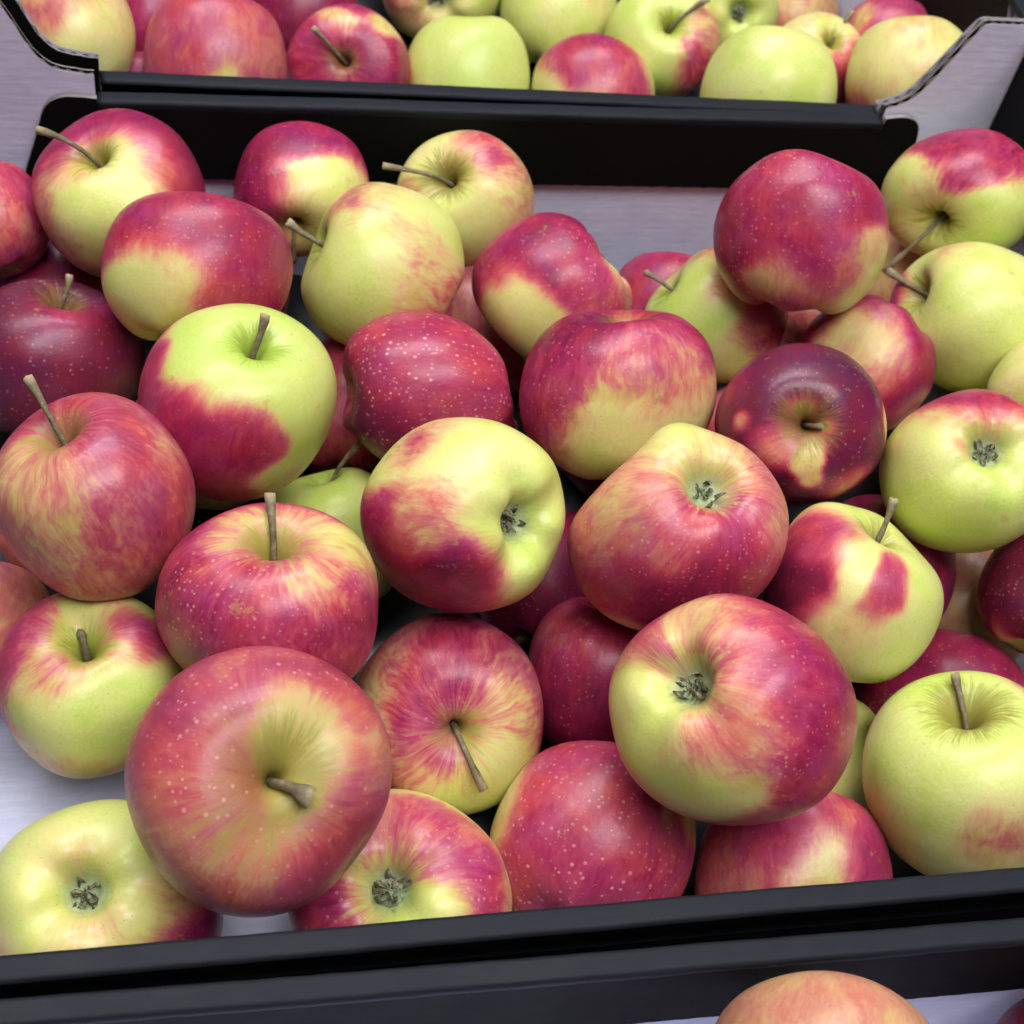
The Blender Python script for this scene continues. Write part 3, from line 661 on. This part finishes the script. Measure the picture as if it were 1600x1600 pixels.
def build_apple(key, pos, rx, ry, spec, rings, segs, label, group):
    rng = np.random.default_rng(sum(ord(c) * 131 ** i for i, c in enumerate(key)) % (2 ** 31))
    pr = profile(rings)
    pr[0, 0] = 0; pr[-1, 0] = 0
    cv = spec.get('cv', 1.15)
    inner = (pr[:, 1] > 0) & (pr[:, 0] < .42) & (np.arange(rings) < rings // 2)
    pr[inner, 0] = .42 * (pr[inner, 0] / .42) ** cv
    ph = np.linspace(0, 2 * math.pi, segs, endpoint=False)
    rho = np.concatenate([[0], np.repeat(pr[1:-1, 0], segs), [0]])
    zz = np.concatenate([[pr[0, 1]], np.repeat(pr[1:-1, 1], segs), [pr[-1, 1]]])
    pp = np.concatenate([[0], np.tile(ph, rings - 2), [0]])
    a5 = rng.uniform(.012, .032); ph5 = rng.uniform(0, 6.28)
    low = sstep(-zz, -.1, .75)
    rr = rho * (1 + a5 * np.cos(5 * (pp - ph5)) * low * (.5 + .5 * low) + rng.uniform(.004, .012) * np.cos(5 * (pp - ph5)) * (1 - low))
    rr *= 1 + spec.get('tp', rng.uniform(-.01, .07)) * zz
    L = np.stack([rr * np.cos(pp), rr * np.sin(pp), zz * rng.uniform(.96, 1.06)], 1)
    L[:, 2] += a5 * 1.3 * np.cos(5 * (pp - ph5)) * sstep(rho, .15, .45) * sstep(-zz, .3, .8)
    L[:, 2] += rng.uniform(-.06, .06) * L[:, 0]
    ring = np.stack([np.cos(pp), np.sin(pp), rho * 2.5], 1)
    L[:, 2] += rng.uniform(.022, .042) * sines(ring, rng, 1.1) * sstep(rho, .10, .34) * (1 - sstep(rho, .5, .85)) * (zz > 0)
    L[:, 2] += .018 * sines(ring, rng, 1.6) * sstep(rho, .12, .34) * (1 - sstep(rho, .5, .85)) * (zz < 0)
    rest = L.copy()
    dirs = L / np.linalg.norm(L, axis=1)[:, None]
    L = L * (1 + spec.get('w', .027) * sines(dirs, rng, 1.5) + .006 * sines(dirs, rng, 3.6))[:, None]
    # orientation: local +z (stem) to the wanted direction in the view frame
    kind, dx, dy, dzs = spec['e']
    ax = np.array([dx, -dy, 0.0])
    q = max(0.0, 1 - ax @ ax)
    ax[2] = dzs * math.sqrt(q) if abs(dzs) == 1 else dzs
    ax /= np.linalg.norm(ax)
    if kind == 'calyx': ax = -ax
    t = np.cross(ax, rng.normal(0, 1, 3)); t /= np.linalg.norm(t)
    Q = np.stack([t, np.cross(ax, t), ax], 1)             # columns: local axes in the view frame
    W = L @ Q.T
    Dv = W / np.linalg.norm(W, axis=1)[:, None]
    def vdir(x, y):
        v = np.array([x, -y, 0.0]); n = v @ v
        v[2] = math.sqrt(max(0.0, 1 - n))
        return v / np.linalg.norm(v)
    for (x, y, s, h) in spec.get('lm', []):
        d = np.linalg.norm(Dv - vdir(x, y), axis=1)
        W = W * (1 + h * np.exp(-(d / s) ** 2 * 1.6))[:, None]
    # blush map on the skin
    warp = Dv + .13 * np.stack([sines(Dv, rng, 3.2), sines(Dv, rng, 3.2), sines(Dv, rng, 3.2)], 1) * .6
    jit = .05 * sines(Dv, rng, 5.0)
    softn = np.clip(.5 + .5 * sines(Dv, rng, 2.2), 0, 1)
    bl = np.full(len(W), float(spec['b'])) + .03 * sines(Dv, rng, 2.0)
    for (x, y, s, v, soft) in spec['p']:
        d = np.linalg.norm(warp - vdir(x, y), axis=1) + jit * (.6 + s * .5)
        sf = soft * (.95 + 1.15 * softn)
        w = 1 - sstep(d, s * (1 - np.minimum(sf, .95)), s * (1 + sf))
        bl = bl * (1 - w) + v * w
    bl = np.clip(bl, 0.0, 1.0)
    gr = np.clip(spec['g'] * (.55 + .45 * sstep(-rho, -.55, -.1)) + .10 * sines(Dv, rng, 2.4), 0, 1)
    dul = np.clip(spec.get('du', .05) + .06 * sines(Dv, rng, 2.0), 0, 1)
    dot = np.clip(spec['d'] * (.65 + .35 * sstep(-zz, -.2, .7) + .15 * sines(Dv, rng, 2.5)), 0, 1)
    # fit the outline to its measured width and height
    mn, mx = W.min(0), W.max(0)
    sc = np.array([2 * rx / (mx[0] - mn[0]), 2 * ry / (mx[1] - mn[1]), 1.0])
    sc[2] = math.sqrt(sc[0] * sc[1])
    off = -(mn + mx) / 2; off[2] = 0
    B = view_frame(pos)
    place = lambda P: ((P @ Q.T + off) * sc) @ B           # local -> world offset from the apple's centre
    Vw = ((W + off) * sc) @ B
    base = Vw[:, 2].min()
    root = empty('apple', (pos[0], pos[1], pos[2] + base), label, 'apple', group)
    up = np.array([0, 0, -base])
    me = bpy.data.meshes.new('body')
    F = [(0, 1 + (j + 1) % segs, 1 + j) [::-1] for j in range(segs)]
    for i in range(rings - 3):
        o = 1 + i * segs
        F += [(o + j, o + segs + j, o + segs + (j + 1) % segs, o + (j + 1) % segs) for j in range(segs)]
    o = 1 + (rings - 3) * segs; last = len(W) - 1
    F += [(o + j, last, o + (j + 1) % segs) for j in range(segs)]
    me.from_pydata((Vw + up).tolist(), [], F)
    me.polygons.foreach_set('use_smooth', [True] * len(me.polygons))
    at = me.attributes.new('rest', 'FLOAT_VECTOR', 'POINT'); at.data.foreach_set('vector', rest.astype(np.float32).ravel())
    at = me.attributes.new('skin', 'FLOAT_COLOR', 'POINT')
    at.data.foreach_set('color', np.stack([bl, gr, dul, dot], 1).astype(np.float32).ravel())
    me.materials.append(M_SKIN); me.update()
    body = link(bpy.data.objects.new('body', me), root)
    body['seed'] = float(rng.uniform(0, 60)); body['streak'] = float(spec['st']); body['russet'] = float(spec['ru']); body['hollow'] = float(spec.get('hw', 1.0))
    R = math.sqrt(rx * ry)
    if 't' in spec:
        add_stem(root, spec, place, Q, off, sc, B, up, rng, R)
    if kind == 'calyx' and dzs > 0.05:
        add_calyx(root, place, up, rng)
    return root

def add_stem(root, spec, place, Q, off, sc, B, up, rng, R):
    tx, ty, ln = spec['t']
    b0 = ((np.array([0, 0, .42]) @ Q.T) + off) * sc           # view frame, metres
    axis = Q[:, 2]
    tip = np.array([tx * R, -ty * R, 0.0])
    if axis[2] > 0.3:                                          # tip stands this far out along the apple's own axis
        tip[2] = ((.40 + ln) * R - axis[:2] @ tip[:2]) / axis[2]
    else:
        dxy = np.linalg.norm(tip[:2] - b0[:2]); Ln = max(ln * R, dxy * 1.03)
        tip[2] = b0[2] + math.sqrt(max(Ln * Ln - dxy * dxy, 0))
    c1 = b0 + axis * R * .5
    n, m = 13, 10
    rad = R * rng.uniform(.030, .038) * spec.get('sr', 1.0)
    V, T = [], []
    bend = rng.normal(0, 1, 3) * R * .035
    prev = None
    for i in range(n):
        t = i / (n - 1)
        p = (1 - t) ** 2 * b0 + 2 * t * (1 - t) * c1 + t * t * tip + bend * math.sin(t * math.pi) * (t - .4)
        d = 2 * (1 - t) * (c1 - b0) + 2 * t * (tip - c1); d /= np.linalg.norm(d)
        if prev is None:
            e1 = np.cross(d, [0.3, 0.5, 0.8]); e1 /= np.linalg.norm(e1)
        else:
            e1 = prev - d * (prev @ d); e1 /= np.linalg.norm(e1)
        prev = e1; e2 = np.cross(d, e1)
        r = rad * (1.35 - .5 * sstep(np.array(t), 0, .25) + .62 * sstep(np.array(t), .70, .97) + rng.uniform(-.06, .06))
        for j in range(m):
            a = 2 * math.pi * j / m
            rj = r * (1 + .10 * math.sin(3 * a + i * .4) + rng.uniform(-.05, .05))
            V.append(p + (e1 * math.cos(a) + e2 * math.sin(a)) * rj + d * (rad * rng.uniform(-.25, .25) if i == n - 1 else 0)); T.append(sstep(np.array(t), .9, 1.0) * 1.0)
    V.append(p - d * rad * .15); T.append(1.0)
    F = [(i * m + j, i * m + (j + 1) % m, (i + 1) * m + (j + 1) % m, (i + 1) * m + j) for i in range(n - 1) for j in range(m)]
    F += [((n - 1) * m + j, (n - 1) * m + (j + 1) % m, n * m) for j in range(m)]
    o = mesh_obj('stem', (np.array(V) @ B + up).tolist(), F, M_STEM, root, None, True)
    at = o.data.attributes.new('tip', 'FLOAT', 'POINT'); at.data.foreach_set('value', np.array(T, dtype=np.float32))

def add_calyx(root, place, up, rng):
    # woolly cup at the bottom of the basin
    V, F = [], []
    n, m = 5, 14
    for i in range(n):
        r = .15 * (i + .02) / (n - 1)
        for j in range(m):
            a = 2 * math.pi * j / m
            V.append((r * math.cos(a), r * math.sin(a), -.612 - .05 * (1 - (i / (n - 1)) ** 2) - .02 * math.sin(i * 2.1) + rng.uniform(-.012, .012)))
    F = [(i * m + j, i * m + (j + 1) % m, (i + 1) * m + (j + 1) % m, (i + 1) * m + j) for i in range(n - 1) for j in range(m)]
    cup = mesh_obj('calyx', (place(np.array(V)) + up).tolist(), F, M_CUP, root, None, True)
    # five withered sepals, bent in and out
    a0 = rng.uniform(0, 6.28)
    for s in range(5):
        a = a0 + s * 2 * math.pi / 5 + rng.uniform(-.25, .25)
        ln = rng.uniform(.15, .25); w = rng.uniform(.026, .038)
        curl = rng.uniform(-1.4, 2.2); lean = rng.uniform(.0, 1.0)
        er = np.array([math.cos(a), math.sin(a), 0]); et = np.array([-math.sin(a), math.cos(a), 0]); ez = np.array([0, 0, -1.0])
        p = er * .085 + ez * .622; ang = lean; tw = rng.uniform(-.6, .6)
        V = []
        k = 7
        for i in range(k):
            t = i / (k - 1)
            wd = w * (1 - t) ** .6 * (1 + .5 * math.sin(t * 3)) + .004
            side = et * math.cos(tw * t) + er * math.sin(tw * t)
            nrm = er * math.cos(ang) - ez * math.sin(ang)
            V += [p - side * wd, p + nrm * wd * .5, p + side * wd, p + nrm * .012 + nrm * wd * .5]
            p = p + (er * math.sin(ang) + ez * math.cos(ang)) * ln / (k - 1)
            ang -= curl / (k - 1) * 1.6
        F = []
        for i in range(k - 1):
            o, q = i * 4, (i + 1) * 4
            F += [(o, o + 1, q + 1, q), (o + 1, o + 2, q + 2, q + 1), (o + 2, o + 3, q + 3, q + 2), (o + 3, o, q, q + 3)]
        mesh_obj('sepal', (place(np.array(V)) + up).tolist(), F, M_SEPAL, cup, None, True)
    # a tuft of dried stamens
    V, F = [], []
    for s in range(16):
        a = rng.uniform(0, 6.28); r0 = rng.uniform(.0, .05)
        p = np.array([r0 * math.cos(a), r0 * math.sin(a), -.63]); d = np.array([rng.normal(0, .8), rng.normal(0, .8), -1]); d /= np.linalg.norm(d)
        u = np.cross(d, [1, .2, .1]); u /= np.linalg.norm(u); v = np.cross(d, u)
        o = len(V); h = rng.uniform(.08, .15)
        for t, w in ((0, .009), (.8, .007), (1, .014)):
            c = p + d * h * t + u * .02 * t * t
            V += [c + u * w, c + v * w, c - u * w, c - v * w]
        for i in range(2):
            F += [(o + i * 4 + j, o + i * 4 + (j + 1) % 4, o + i * 4 + 4 + (j + 1) % 4, o + i * 4 + 4 + j) for j in range(4)]
        F.append((o + 8, o + 9, o + 10, o + 11))
    mesh_obj('stamen_tuft', (place(np.array(V)) + up).tolist(), F, M_SEPAL, cup, None, True)

GROUPS = {'a': 'apples heaped in the middle crate', 'x': 'apples heaped in the middle crate', 'r': 'apples in the rear crate',
          'y': 'apples in the rear crate', 'f': 'apples in the nearest crate'}
frng = random.Random(9)
for key, (px, py, pz, rx, ry) in POS.items():
    if key in APPLES:
        sp = APPLES[key]; lab = sp['l']
        res = (72, 128) if key[0] == 'a' else (56, 100)
    else:
        sp = dict(e=(S, frng.uniform(-.7, .7), frng.uniform(-.7, .7), -1), b=frng.choice([.3, .6, .75, .85, .9]), p=[], st=.6, ru=.2, g=.1, d=.3)
        lab = 'apple hidden under the top layer in the middle crate' if key[0] == 'x' else 'apple lying further back out of sight in the rear crate'
        res = (30, 48)
    build_apple(key, np.array([px, py, pz]), rx, ry, sp, res[0], res[1], lab, GROUPS[key[0]])
